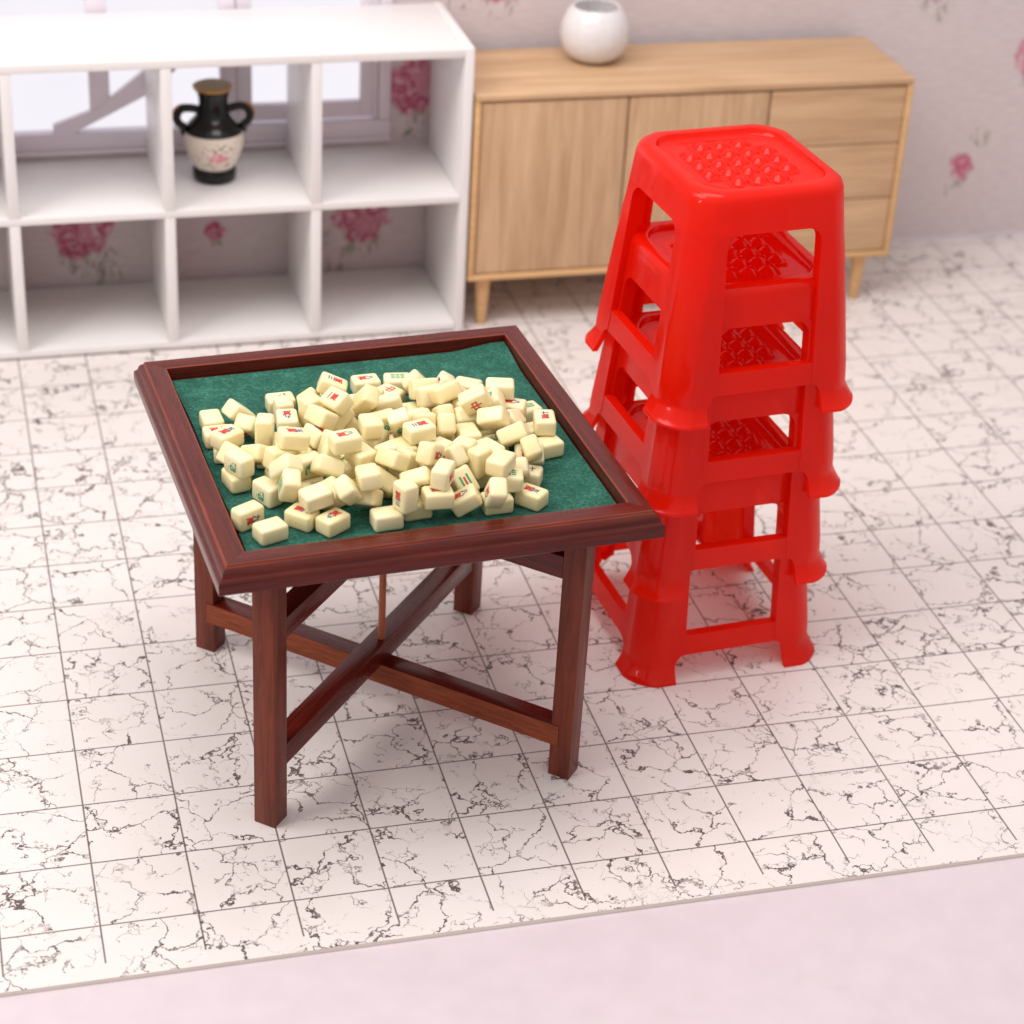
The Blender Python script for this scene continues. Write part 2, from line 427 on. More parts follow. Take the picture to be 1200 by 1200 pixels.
# ---------------------------------------------------------------- oak sideboard
cb = thing('sideboard', 'low pale oak sideboard on short round legs behind the red stools', 'sideboard', (3.52, 16.0, 0))
CW, Z0, Z1, D = 12.84, 1.5, 7.0, 3.7
box('top_board', 0, CW, 0, D, Z1 - .2, Z1, M['oak_x'], cb, .05, 3)
box('bottom_board', 0, CW, 0, D, Z0, Z0 + .18, M['oak_edge'], cb, .05, 3)
box('side_board', 0.0, .17, 0.003, D, Z0 + .182, Z1 - .202, M['oak_edge'], cb, .02)
box('side_board', CW - .17, CW, 0.003, D, Z0 + .182, Z1 - .202, M['oak_edge'], cb, .02)
box('back_panel', .172, CW - .172, D - .3, D - .05, Z0 + .182, Z1 - .202, M['gap'], cb, 0)
box('inner_panel', .172, CW - .172, .3, .34, Z0 + .182, Z1 - .202, M['gap'], cb, 0)
doors = [(.20, 4.355), (4.405, 8.515)]
for a, b_ in doors:
    box('door', a, b_, .05, .25, Z0 + .22, Z1 - .25, M['oak_z'], cb, .03, 3)
zs = [Z0 + .22, 3.37, 5.05, Z1 - .25]
for i in range(3):
    box('drawer', 8.57, CW - .20, .05, .25, zs[i] + (.018 if i else 0), zs[i + 1] - .018 * (i < 2), M['oak_x'], cb, .03, 3)
for lx, ly in ((.55, .45), (CW - .75, .45), (.55, D - .45), (CW - .75, D - .45)):
    bm = bmesh.new(); lathe(bm, [(.13, 0.003), (.15, .05), (.23, Z0 - .002)], 24)
    o = obj('leg', bm, M['oak_edge'], cb, smooth=True); o.location = (lx, ly, 0)

# white pot on the sideboard
bm = bmesh.new()
lathe(bm, [(.0, 0.01), (.46, 0.01), (.52, .04), (.72, .14), (.90, .38), (.98, .72), (.94, 1.1), (.78, 1.42), (.66, 1.55), (.62, 1.53), (.74, 1.38), (.88, 1.1), (.0, .2)], 48)
pot = obj('pot', bm, M['china'], None, smooth=60); pot.location = (7.55, 18.55, 7.0)
tag(pot, 'white round china pot standing on top of the oak sideboard', 'pot')

# ---------------------------------------------------------------- two-handled vase
vs = thing('vase', 'small black and cream two-handled vase with a painted rose on the white shelf', 'vase', (-3.27, 18.18, 4.122))
def zz(l): return [(r, z) for r, z in l]
bm = bmesh.new(); lathe(bm, [(.0, 0), (.52, 0), (.585, .05), (.60, .2), (.585, .34), (.545, .40), (.0, .40)], 48); obj('base', bm, M['black'], vs, smooth=50)
bm = bmesh.new(); lathe(bm, [(.0, .40), (.55, .402), (.63, .54), (.73, .76), (.81, 1.0), (.835, 1.18), (.83, 1.32), (.80, 1.42), (.0, 1.42)], 48); obj('belly', bm, M['vase'], vs, smooth=50)
bm = bmesh.new(); lathe(bm, [(.0, 1.422), (.805, 1.422), (.74, 1.54), (.62, 1.68), (.49, 1.82), (.42, 1.98), (.39, 2.16), (.40, 2.32), (.44, 2.48), (.50, 2.58), (.0, 2.58)], 48); nk = obj('neck', bm, M['black'], vs, smooth=50)
bm = bmesh.new(); lathe(bm, [(.0, 2.582), (.505, 2.582), (.545, 2.62), (.55, 2.66), (.50, 2.685), (.0, 2.686)], 48); obj('rim', bm, M['gold'], vs, smooth=50)
bm = bmesh.new(); lathe(bm, [(.0, 2.688), (.485, 2.688), (.44, 2.71), (.0, 2.715)], 48); obj('mouth_lining', bm, M['clay'], vs, smooth=50)
for s in (-1, 1):
    bm = bmesh.new()
    P2 = [(s * .36, 0, 1.98), (s * .46, 0, 2.02), (s * .58, 0, 2.05)]
    for k in range(0, 11):
        a = rad(100 - k * 17); P2.append((s * (.745 + .255 * math.cos(a)), 0, 1.80 + .265 * math.sin(a)))
    P2 += [(s * .80, 0, 1.50), (s * .82, 0, 1.38), (s * .82, 0, 1.26)]
    tube(bm, P2, [.115] * (len(P2) - 3) + [.11, .09, .04], 12)
    h = obj('handle', bm, M['black'], vs, smooth=60)
    bm = bmesh.new(); gp = [(s * (.745 + .37 * math.cos(rad(a))), 0, 1.80 + .37 * math.sin(rad(a))) for a in (85, 65, 45, 25, 5, -15)]
    tube(bm, gp, [.02, .04, .045, .04, .03, .01], 8)
    obj('gilding', bm, M['gold'], h, smooth=60)

# ---------------------------------------------------------------- folding mahjong table
TBX, TBY, TBA = -2.5707, -1.4072, 0.0672
tb = thing('mahjong_table', 'square dark red wooden folding table with a green felt tray top and crossed stretchers', 'table', (TBX, TBY, 0), TBA)
HB, HT, FELT = 6.07, 6.62, 6.36
# moulding profile: (half size, z), outer bottom -> outer -> bead -> flat -> inner drop
prof = [(3.60, HB), (4.20, HB), (4.25, HB + .04), (4.25, 6.30), (4.235, 6.345), (4.19, 6.38), (4.175, 6.41), (4.16, 6.47), (4.125, 6.525), (4.08, 6.555), (4.065, 6.575), (4.06, 6.605), (4.04, HT), (3.69, HT), (3.665, HT - .012), (3.66, HT - .04), (3.66, FELT - .06), (3.60, FELT - .06)]
for k in range(4):
    bm = bmesh.new(); A = []; B = []
    g = .0015
    for h, z in prof:
        A.append(bm.verts.new((-h + g, -h, z))); B.append(bm.verts.new((h - g, -h, z)))
    n = len(prof)
    for i in range(n):
        f = bm.faces.new((A[i], A[(i + 1) % n], B[(i + 1) % n], B[i])); f.material_index = 1 if i in (9, 10, 11, 13) else 0
    bm.faces.new(A); bm.faces.new(B[::-1])
    o = obj('frame_rail', bm, [M['mahog_x'], M['bead']], tb, smooth=35); o.rotation_euler = (0, 0, k * math.pi / 2)
box('tray_base', -3.598, 3.598, -3.598, 3.598, HB + .01, FELT - .062, M['mahog_x'], tb, 0)
# felt: thin cloth, back right corner curling up a little
bm = bmesh.new(); n = 48; G = []
def fz(x, y):
    e = max(0, x - 2.4) * max(0, y - 2.3)
    return FELT - .008 + .10 * min(1.2, e) ** 1.3 + .006 * math.sin(x * 2.1 + 1) * math.sin(y * 1.7)
for j in range(n + 1):
    G.append([])
    for i in range(n + 1):
        x = -3.60 + 7.23 * i / n; y = -3.63 + 7.24 * j / n
        if i == 0: x += .05 + .02 * math.sin(j * .23)
        G[-1].append(bm.verts.new((x, y, fz(x, y))))
for j in range(n):
    for i in range(n): bm.faces.new((G[j][i], G[j][i + 1], G[j + 1][i + 1], G[j + 1][i]))
r = bmesh.ops.extrude_face_region(bm, geom=bm.faces[:])
bmesh.ops.translate(bm, vec=(0, 0, -.045), verts=[e for e in r['geom'] if isinstance(e, bmesh.types.BMVert)])
felt = obj('felt', bm, M['felt'], tb, smooth=50)
# legs: square posts turned 45 degrees
LEGS = {'bl': (-2.98, 3.13), 'fl': (-3.08, -3.10), 'fr': (3.02, -3.12), 'br': (2.94, 3.16)}
for k, (x, y) in LEGS.items():
    o = box('leg', -.235, .235, -.235, .235, .003, HB - .002, M['mahog_z'], tb, .018)
    o.location = (x, y, 0); o.rotation_euler = (0, 0, rad(45))
def bar(name, a, b_, z0, z1, w0, w1, trim_a, trim_b, front=None, mats=None):
    # bar along the diagonal a->b; w0..w1 across (w0 is the camera side)
    a = Vector((*a, 0)); b_ = Vector((*b_, 0)); d = (b_ - a); Ln = d.length; ang = math.atan2(d.y, d.x)
    bm = bmesh.new(); bx(bm, trim_a, Ln - trim_b, w0, w1, z0, z1)
    o = obj(name, bm, mats or [M['mahog_x']], tb, smooth=True, bevel=.015)
    if mats and len(mats) > 1:
        for p in o.data.polygons:
            p.material_index = 1 if p.normal.y < -.9 else 0
    o.location = a; o.rotation_euler = (0, 0, ang); return o
bar('stretcher', LEGS['bl'], LEGS['fr'], .76, 1.25, -.255, .20, .08, .05, mats=[M['mahog_x'], M['endwood']])
bar('stretcher', LEGS['fl'], LEGS['br'], 1.253, 1.74, -.22, .22, .237, .237, mats=[M['mahog_x']])
bar('brace', LEGS['fl'], LEGS['br'], 4.20, 4.66, -.22, .22, .237, .237, mats=[M['mahog_x']])
bar('brace', LEGS['bl'], LEGS['fr'], 4.70, 5.20, -.22, .22, .237, .237, mats=[M['mahog_x']])
bm = bmesh.new(); lathe(bm, [(.075, 1.742), (.075, 4.198)], 16); obj('dowel', bm, M['rod'], tb, smooth=60)

# ---------------------------------------------------------------- red plastic stools
SH = 4.60          # height of one stool
def s_of(z):       # outer half width at height z
    t = max(0.0, min(1.0, (z - .45) / (4.42 - .45)))
    return 2.10 + (1.70 - 2.10) * t
def corner_pts(s, c, n=4):
    # points round one corner (+x,+y) from (s, s-c) to (s-c, s)
    out = []
    for i in range(n + 1):
        a = (math.pi / 2) * i / n
        r = c
        # flattened arc: between a chamfer and a round
        ax, ay = s - r + r * math.cos(a), s - r + r * math.sin(a)
        lx, ly = s - r * (i / n), s - r * (1 - i / n)
        out.append((ax * .6 + lx * .4, ay * .6 + ly * .4))
    return out
def solid(bm, th):
    me = bpy.data.meshes.new('tmp'); bmesh.ops.recalc_face_normals(bm, faces=bm.faces)
    bm.to_mesh(me); bm.free()
    o = bpy.data.objects.new('tmp', me); COL.objects.link(o)
    md = o.modifiers.new('s', 'SOLIDIFY'); md.thickness = th; md.offset = -1; md.use_even_offset = True; md.use_rim = True
    dg = bpy.context.evaluated_depsgraph_get(); dg.update()
    me2 = bpy.data.meshes.new_from_object(o.evaluated_get(dg))
    b2 = bmesh.new(); b2.from_mesh(me2)
    bpy.data.objects.remove(o); bpy.data.meshes.remove(me); bpy.data.meshes.remove(me2)
    return b2
OPEN_T, RAIL_T, RAIL_B = 3.80, 1.03, .58
CR = .52
def a_of(z):       # half width of the opening between two legs
    a = 1.02 + .04 * (OPEN_T - z) / OPEN_T
    r = .30
    if z > OPEN_T - r: a -= r - math.sqrt(max(0, r * r - (z - OPEN_T + r) ** 2))
    if z < RAIL_B:      # the arch under the rail opens out towards the foot
        t = min(1, (RAIL_B - z) / .34)
        a += .02 + .20 * math.sqrt(max(0, 1 - (1 - t) ** 2)) - (.02 if t == 0 else 0)
    return a
def make_stool():
    root = thing('plastic_stool', 'stool', 'stool', (0, 0, 0), 0, 'red plastic stools nested in one stack')
    R = M['red']
    # seat: apron wall + rounded shoulder + rim + recessed panel in one sheet
    rows = []
    def ring(s, c, z):
        p = []
        base = corner_pts(s, c, 5)
        for k in range(4):
            ca, sa = math.cos(k * math.pi / 2), math.sin(k * math.pi / 2)
            for (x, y) in base: p.append((x * ca - y * sa, x * sa + y * ca, z))
        return p
    rs = [ring(s_of(OPEN_T), CR, OPEN_T), ring(s_of(3.95), CR, 3.95), ring(s_of(4.2), CR, 4.2), ring(s_of(4.40), CR, 4.40),
          ring(1.685, CR, 4.47), ring(1.655, CR, 4.535), ring(1.60, CR, 4.585), ring(1.53, CR, 4.60), ring(1.43, .48, 4.60), ring(1.40, .47, 4.59), ring(1.375, .46, 4.50), ring(1.35, .45, 4.475), ring(1.18, .44, 4.47)]
    bm = bmesh.new(); V = [[bm.verts.new(p) for p in r] for r in rs]; n = len(V[0])
    for k in range(len(V) - 1):
        for i in range(n): bm.faces.new((V[k][i], V[k][(i + 1) % n], V[k + 1][(i + 1) % n], V[k + 1][i]))
    # panel: fine grid with domes, bridged by a flat disc just under it
    cap = bm.faces.new(V[-1])
    bm2 = solid(bm, .10)
    obj('seat', bm2, R, root, smooth=50)
    b = bmesh.new(); m = 84; hw = 1.16; G = []
    def hz(x, y):
        z = 0.0; sp = .43
        for i in range(-2, 3):
            for j in range(-2, 3):
                if abs(i) == 2 and abs(j) == 2: continue
                d = math.hypot(x - i * sp, y - j * sp)
                if d < .19: z = max(z, .12 * math.cos(d / .19 * math.pi / 2) ** .9)
        u = (x / .43 + .5) % 1 - .5; v_ = (y / .43 + .5) % 1 - .5
        if max(abs(x), abs(y)) < 1.02 and abs(x) + abs(y) < 1.75:
            if abs(abs(u) - .5) < .06 or abs(abs(v_) - .5) < .06: z = max(z, .045)
        return z
    for j in range(m + 1):
        G.append([b.verts.new((-hw + 2 * hw * i / m, -hw + 2 * hw * j / m, 4.474 + hz(-hw + 2 * hw * i / m, -hw + 2 * hw * j / m))) for i in range(m + 1)])
    for j in range(m):
        for i in range(m):
            x = -hw + 2 * hw * (i + .5) / m; y = -hw + 2 * hw * (j + .5) / m
            if abs(x) + abs(y) < 1.95: b.faces.new((G[j][i], G[j][i + 1], G[j + 1][i + 1], G[j + 1][i]))
    for v_ in [v_ for v_ in b.verts if not v_.link_faces]: b.verts.remove(v_)
    obj('seat_grip', b, R, root, smooth=60)
    # legs: angle-shaped sheets with a rounded corner and a flared foot
    zl = [0.0, .05, .08, .12, .18, .24, .30, .36, .42, .47, .51, .54, .56, .575, .58, .8, 1.03, 1.4, 2.0, 2.6, 3.1, 3.4, 3.5, 3.56, 3.62, 3.67, 3.71, 3.745, 3.775, OPEN_T - .003]
    for k in range(4):
        bm = bmesh.new(); V = []
        for z in zl:
            s = s_of(z); fl_ = 0
            if z < .40: fl_ = .19 * (1 - z / .40) ** 1.3
            if z < .08: fl_ = .17
            s2 = s + fl_; a = a_of(max(z, .02)); c = CR + fl_ * .3
            cp = corner_pts(s2, c, 6)
            # a shallow raised band round the corner, as moulded
            e_ = .014 * max(0, min(1, (z - .4) / .3, (3.5 - z) / .5))
            cp = [(x + e_, y + e_) for x, y in cp]
            y0 = cp[0][1] - .06
            rowp = [(s2, a), (s2, (a + y0) / 2), (s2, y0)] + cp + [(y0, s2), ((a + y0) / 2, s2), (a, s2)]
            V.append([bm.verts.new((x, y, z)) for x, y in rowp])
        for i in range(len(V) - 1):
            for j in range(len(V[0]) - 1): bm.faces.new((V[i][j], V[i][j + 1], V[i + 1][j + 1], V[i + 1][j]))
        b2 = solid(bm, .11)
        # stiffening rib down each free edge, turned inward
        for sgn in (0, 1):
            prev = None
            for z in [z for z in zl if .44 < z]:
                s = s_of(z); a = a_of(z)
                q = [(s - .005, a + .002), (s - .005, a + .07), (s - .27, a + .07), (s - .27, a + .002)]
                if sgn: q = [(y, x) for x, y in q]
                r = [b2.verts.new((x, y, z)) for x, y in q]
                if prev:
                    for e in range(4): b2.faces.new((prev[e], prev[(e + 1) % 4], r[(e + 1) % 4], r[e]))
                else: b2.faces.new(r)
                prev = r
            b2.faces.new(prev)
        o = obj('leg', b2, R, root, smooth=45); o.rotation_euler = (0, 0, k * math.pi / 2)
    # lower rails between the legs
    for k in range(4):
        bm = bmesh.new(); V = []
        for z in (RAIL_B, .63, .75, .9, .98, RAIL_T):
            s = s_of(z) - .012; w = a_of(.8) + .015
            V.append([bm.verts.new((x, -s, z)) for x in (-w, -w * .5, 0, w * .5, w)])
        for i in range(len(V) - 1):
            for j in range(4): bm.faces.new((V[i][j], V[i][j + 1], V[i + 1][j + 1], V[i + 1][j]))
        for f in bm.faces: f.normal_update()
        b2 = solid_dir(bm, .09)
        w = a_of(.8) + .015; s = s_of(1.2)
        bx(b2, -w, w, -s + .085, -s + .20, RAIL_T - .07, RAIL_T)      # lip along the top of the rail
        o = obj('rail', b2, R, root, smooth=40); o.rotation_euler = (0, 0, k * math.pi / 2)
    return root
def solid_dir(bm, th):
    # thicken an open sheet towards +y
    fs = bm.faces[:]
    r = bmesh.ops.extrude_face_region(bm, geom=fs)
    bmesh.ops.translate(bm, vec=(0, th, 0), verts=[e for e in r['geom'] if isinstance(e, bmesh.types.BMVert)])
    return bm
SPX, SPY = 5.15, .0
labs = ['lowest red plastic stool of the stack, its four feet on the marbled tile floor',
        'second red plastic stool from the bottom, nested over the lowest one',
        'third red plastic stool from the bottom, just under the topmost stool of the stack',
        'topmost red plastic stool of the stack, its dimpled square seat fully in view']
st0 = make_stool()
for i in range(4):
    o = st0 if i == 0 else copy_tree(st0)
    o['label'] = labs[i]
    o.location = ((5.04, 5.10, 5.15, 5.19)[i], (.72, .80, .88, .98)[i], (0.004, 2.13, 4.22, 6.22)[i])
    o.rotation_euler = (0, 0, (.075, .065, .08, .09)[i])
    o.scale = (1.02, 1.09, 1.05)

TILES = [
(-3.208, 1.33, 6.53, 0.707, -0.0, -0.0, 0.707, '', 2, 'blank cream tile lying flat, first from left, eighth row from front'),
(-3.209, 0.737, 6.53, 1.0, -0.0, -0.0, 0.0, 'w:一', 1, 'tile with blue and red character lying flat, first from left, sixth row from front'),
(-3.202, 0.172, 6.53, 0.767, 0.0, -0.0, 0.642, '', 1, 'blank cream tile lying flat, first from left, fourth row from front'),
(-2.673, 1.306, 6.677, 0.924, -0.051, 0.356, 0.132, '', 2, 'blank cream tile tilted, second from left, eighth row from front'),
(-2.6, 0.727, 6.683, 0.832, -0.167, 0.351, 0.396, 'w:四', -1, 'tile with blue and red character tilted, first from left, seventh row from front'),
(-1.709, 1.812, 6.53, 1.0, 0.0, -0.0, 0.001, 'f', 1, 'tile with green character lying flat, first from left, ninth row from front'),
(-1.907, 0.399, 6.87, 0.758, -0.0, -0.0, 0.653, 'w:九', 2, 'tile with blue and red character lying flat, third from left, eighth row from front'),
(-1.368, -0.172, 7.211, 0.532, 0.115, 0.231, 0.807, '', 1, 'blank cream tile tilted, fourth from left, seventh row from front'),
(-1.788, 1.224, 6.645, 0.707, 0.021, -0.707, 0.021, '', 1, 'blank cream tile upright, second from left, ninth row from front'),
(-0.721, 1.498, 6.963, 0.97, 0.03, 0.185, -0.157, 'w:三', 2, 'tile with blue and red character lying flat, second from left, back row'),
(-1.008, 0.05, 7.401, 0.52, -0.203, -0.205, 0.804, 'w:一', 1, 'tile with blue and red character tilted, third from left, ninth row from front'),
(0.172, 2.207, 6.53, 1.0, -0.0, -0.0, 0.002, 'w:八', 1, 'tile with blue and red character lying flat, third from left, back row'),
(-0.537, -0.76, 7.226, 0.728, -0.02, 0.021, 0.685, '', 2, 'blank cream tile lying flat, seventh from left, seventh row from front'),
(-2.47, -0.219, 6.57, 0.569, -0.569, -0.42, 0.42, 'f', -1, 'tile with green character on edge, first from left, third row from front'),
(-2.138, -0.601, 6.97, 0.693, 0.344, 0.245, 0.584, '', 1, 'blank cream tile tilted, fourth from left, sixth row from front'),
(-1.973, -1.427, 6.91, 0.702, 0.702, 0.087, 0.087, 'f', 2, 'tile with green character on edge, fifth from left, fourth row from front'),
(-1.439, -1.191, 7.131, 0.824, -0.072, -0.541, 0.152, '', 1, 'blank cream tile upright, fourth from left, fifth row from front'),
(-3.176, 0.027, 6.87, 0.97, 0.0, -0.0, 0.242, 'w:五', 1, 'tile with blue and red character lying flat, second from left, sixth row from front'),
(-3.153, -0.407, 6.703, 0.704, 0.587, 0.394, -0.066, '', 2, 'blank cream tile on edge, first from left, fifth row from front'),
(-2.789, -0.79, 6.903, 0.791, -0.335, -0.051, -0.509, 'w:一', -1, 'tile with blue and red character tilted, third from left, fourth row from front'),
(-2.485, -0.169, 7.065, 0.696, 0.127, 0.696, -0.127, '', 1, 'blank cream tile upright, second from left, seventh row from front'),
(-2.436, -1.205, 7.014, 0.687, -0.691, -0.067, 0.214, 'w:六', -2, 'tile with blue and red character on edge, fourth from left, fourth row from front'),
(-3.215, -0.975, 6.53, 0.638, -0.0, -0.0, 0.77, '', 1, 'blank cream tile lying flat, first from left, second row from front'),
(-3.175, -1.053, 6.91, 0.604, -0.604, 0.368, -0.368, 'f', -1, 'tile with green character on edge, second from left, fourth row from front'),
(-3.323, -2.419, 6.57, 0.156, -0.156, 0.69, -0.69, 'w:九', 2, 'tile with blue and red character on edge, first from left, front row'),
(-2.776, -1.655, 6.57, 0.597, 0.597, -0.38, -0.38, 'f', 1, 'tile with green character on edge, second from left, second row from front'),
(-2.138, -2.054, 6.57, 0.523, 0.523, 0.476, 0.476, '', -1, 'blank cream tile on edge, fourth from left, second row from front'),
(-2.444, -1.748, 7.1, 0.759, -0.433, -0.2, -0.443, '', -2, 'blank cream tile tilted, third from left, third row from front'),
(-1.716, -2.27, 6.724, 0.728, -0.124, -0.39, 0.55, '', 1, 'blank cream tile tilted, fifth from left, second row from front'),
(-1.305, -1.706, 7.49, 0.999, 0.009, -0.012, 0.048, 'w:八', 1, 'tile with blue and red character lying flat, fifth from left, fifth row from front'),
(-3.028, -2.977, 6.53, 0.0, 0.146, -0.989, 0.0, '', -2, 'blank cream tile lying flat, second from left, front row'),
(-1.52, -2.705, 7.036, 0.849, 0.161, 0.441, 0.244, '', 1, 'blank cream tile tilted, sixth from left, second row from front'),
(-2.353, -2.642, 6.53, 0.914, -0.0, -0.0, -0.405, 'w:二', 1, 'tile with blue and red character lying flat, third from left, front row'),
(-1.846, -2.944, 6.53, 0.965, 0.0, 0.0, 0.263, 'w:九', 2, 'tile with blue and red character lying flat, fifth from left, front row'),
(-1.119, -2.521, 6.737, 0.875, -0.325, 0.032, -0.357, '', -1, 'blank cream tile tilted, sixth from left, front row'),
(-0.699, -2.233, 6.841, 0.852, -0.352, 0.322, -0.215, '', -1, 'blank cream tile tilted, eighth from left, second row from front'),
(-0.468, -1.648, 6.989, 0.6, 0.381, 0.585, -0.39, '', 2, 'blank cream tile upright, seventh from left, fifth row from front'),
(0.828, 2.128, 6.53, 0.996, 0.0, -0.0, -0.092, 'b9', 1, 'tile with nine green bars lying flat, fifth from left, back row'),
(0.054, 1.268, 6.645, 0.652, 0.274, -0.652, 0.274, '', 1, 'blank cream tile upright, fourth from left, back row'),
(0.128, 0.412, 6.982, 0.7, 0.7, -0.102, 0.1, '', 2, 'blank cream tile on edge, sixth from left, ninth row from front'),
(1.059, 1.041, 6.933, 0.853, 0.517, 0.063, 0.01, '', 1, 'blank cream tile tilted, eighth from left, back row'),
(0.06, -0.693, 7.184, 0.453, 0.679, 0.493, -0.301, 'f', 1, 'tile with green character upright, eighth from left, seventh row from front'),
(0.51, -0.24, 6.954, 0.811, 0.578, 0.052, 0.073, '', 2, 'blank cream tile on edge, seventh from left, eighth row from front'),
(-0.05, -1.228, 6.87, 0.823, -0.0, 0.0, -0.569, '', 1, 'blank cream tile lying flat, eighth from left, fifth row from front'),
(0.579, -0.622, 6.995, 0.605, 0.407, -0.396, 0.558, '', 1, 'blank cream tile upright, eighth from left, eighth row from front'),
(0.314, -1.151, 7.21, 0.995, -0.0, -0.0, 0.098, 'w:三', 2, 'tile with blue and red character lying flat, ninth from left, sixth row from front'),
(-0.113, -0.102, 6.91, 0.702, 0.702, 0.088, 0.088, 'f', 1, 'tile with green character on edge, fifth from left, eighth row from front'),
(-0.304, 0.796, 6.87, 0.999, 0.0, 0.0, 0.035, '', 1, 'blank cream tile lying flat, fourth from left, ninth row from front'),
(2.171, 1.6, 6.53, 0.951, -0.0, 0.0, -0.308, '', 2, 'blank cream tile lying flat, eleventh from left, back row'),
(1.591, 1.446, 6.692, 0.873, -0.026, -0.484, -0.048, 'w:四', 1, 'tile with blue and red character tilted, ninth from left, back row'),
(1.758, 0.849, 6.798, 0.927, -0.025, 0.368, 0.064, '', 1, 'blank cream tile tilted, tenth from left, back row'),
(2.359, 0.942, 6.53, 0.991, 0.0, 0.0, 0.132, '', 2, 'cream tile buried deep inside the heap'),
(1.097, 0.66, 6.964, 0.526, -0.846, -0.078, 0.048, '', -1, 'blank cream tile on edge, eighth from left, ninth row from front'),
(1.746, 0.215, 6.87, 0.98, 0.0, -0.0, 0.201, 'f', 1, 'tile with green character lying flat, eleventh from left, ninth row from front'),
(1.298, 0.37, 7.169, 0.216, 0.963, 0.112, 0.119, '', -2, 'blank cream tile tilted, tenth from left, ninth row from front'),
(2.384, 0.193, 7.21, 0.989, -0.0, 0.0, -0.151, '', 1, 'blank cream tile lying flat, twelfth from left, back row'),
(2.561, -0.071, 6.87, 0.968, 0.0, -0.0, -0.251, 'w:八', 1, 'tile with blue and red character lying flat, twelfth from left, eighth row from front'),
(3.015, 0.295, 6.53, 0.995, 0.0, -0.0, 0.102, 'b2', 2, 'tile with green bars lying flat, thirteenth from left, eighth row from front'),
(2.986, -0.517, 6.53, 0.996, 0.0, -0.0, 0.088, '', 1, 'blank cream tile lying flat, twelfth from left, seventh row from front'),
(2.963, -1.148, 6.53, 0.996, -0.0, 0.0, 0.09, '', 1, 'blank cream tile lying flat, thirteenth from left, fifth row from front'),
(1.64, -0.483, 7.4, 0.747, -0.595, -0.129, -0.265, 'z', -2, 'tile with big red character on edge, twelfth from left, ninth row from front'),
(3.017, -0.764, 6.87, 0.0, -0.786, -0.618, -0.0, 'w:七', -1, 'tile with blue and red character lying flat, thirteenth from left, seventh row from front'),
(2.438, -1.567, 6.658, 0.9, 0.402, -0.112, -0.122, 'w:五', 1, 'tile with blue and red character tilted, thirteenth from left, fourth row from front'),
(0.961, -0.775, 7.05, 0.341, -0.657, -0.236, 0.629, '', 2, 'blank cream tile on edge, ninth from left, seventh row from front'),
(1.374, -0.946, 6.87, 0.706, -0.0, 0.0, 0.708, '', 1, 'blank cream tile lying flat, tenth from left, sixth row from front'),
(0.708, -2.007, 7.046, 0.557, 0.131, 0.695, 0.435, 'z', -1, 'tile with big red character on edge, tenth from left, fourth row from front'),
(1.042, -1.764, 6.985, 0.654, 0.268, -0.654, 0.268, '', 2, 'blank cream tile upright, tenth from left, fifth row from front'),
(1.573, -1.629, 6.87, 0.838, -0.0, -0.0, -0.546, '', 1, 'blank cream tile lying flat, eleventh from left, fifth row from front'),
(2.352, -1.883, 6.979, 0.767, 0.248, 0.517, 0.287, '', -1, 'blank cream tile on edge, twelfth from left, fifth row from front'),
(0.189, -2.28, 7.357, 0.425, 0.121, -0.697, -0.565, 'w:九', -2, 'tile with blue and red character on edge, ninth from left, fourth row from front'),
(0.818, -2.417, 6.732, 0.75, 0.351, 0.254, -0.499, 'b3', 1, 'tile with green and red bars tilted, eleventh from left, third row from front'),
(1.214, -2.149, 6.985, 0.609, -0.359, -0.609, -0.359, '', -1, 'blank cream tile upright, eleventh from left, fourth row from front'),
(-0.153, -2.607, 7.011, 0.856, -0.443, -0.089, -0.252, 'c', -2, 'tile with coloured dots tilted, eighth from left, third row from front'),
(0.25, -2.905, 7.243, 0.629, -0.616, -0.323, 0.347, 'w:一', -1, 'tile with blue and red character on edge, tenth from left, third row from front'),
(1.171, -3.302, 6.952, 0.651, 0.274, 0.692, 0.148, 'w:八', -1, 'tile with blue and red character upright, twelfth from left, second row from front'),
(1.451, -2.699, 7.21, 0.918, 0.0, 0.0, 0.397, '', 2, 'blank cream tile lying flat, twelfth from left, fourth row from front'),
(1.591, -2.771, 6.87, 0.988, -0.0, -0.0, -0.155, 'b9', 1, 'tile with nine green bars lying flat, thirteenth from left, second row from front'),
(1.319, -2.955, 6.53, 1.0, 0.0, 0.0, 0.002, 'f', 1, 'tile with green character lying flat, twelfth from left, front row'),
(1.85, -2.353, 6.843, 0.894, -0.407, -0.036, -0.184, 'w:九', -2, 'tile with blue and red character tilted, twelfth from left, third row from front'),
(2.201, -2.139, 6.53, 0.964, -0.0, -0.0, -0.266, 'w:七', 1, 'tile with blue and red character lying flat, thirteenth from left, third row from front'),
(2.02, -2.921, 6.53, 0.906, -0.0, 0.0, -0.422, 'w:五', 1, 'tile with blue and red character lying flat, thirteenth from left, front row'),
(-0.51, -3.077, 6.985, 0.698, 0.114, -0.698, 0.114, 'w:三', 2, 'tile with blue and red character upright, ninth from left, second row from front'),
(0.116, -3.072, 6.868, 1.0, -0.001, 0.019, -0.025, 'w:一', 1, 'tile with blue and red character lying flat, tenth from left, front row'),
(0.683, -2.979, 6.674, 0.952, 0.011, -0.293, -0.087, 'w:八', 1, 'tile with blue and red character tilted, eleventh from left, front row'),
(-0.85, -3.045, 6.53, 1.0, 0.0, 0.0, 0.018, '', 2, 'blank cream tile lying flat, seventh from left, front row'),
(-0.498, -2.163, 7.264, 0.797, -0.27, 0.083, -0.533, 'w:四', 1, 'tile with blue and red character tilted, seventh from left, fourth row from front'),
(-1.081, -2.58, 7.186, 0.09, 0.73, 0.678, -0.005, '', -1, 'blank cream tile lying flat, seventh from left, third row from front'),
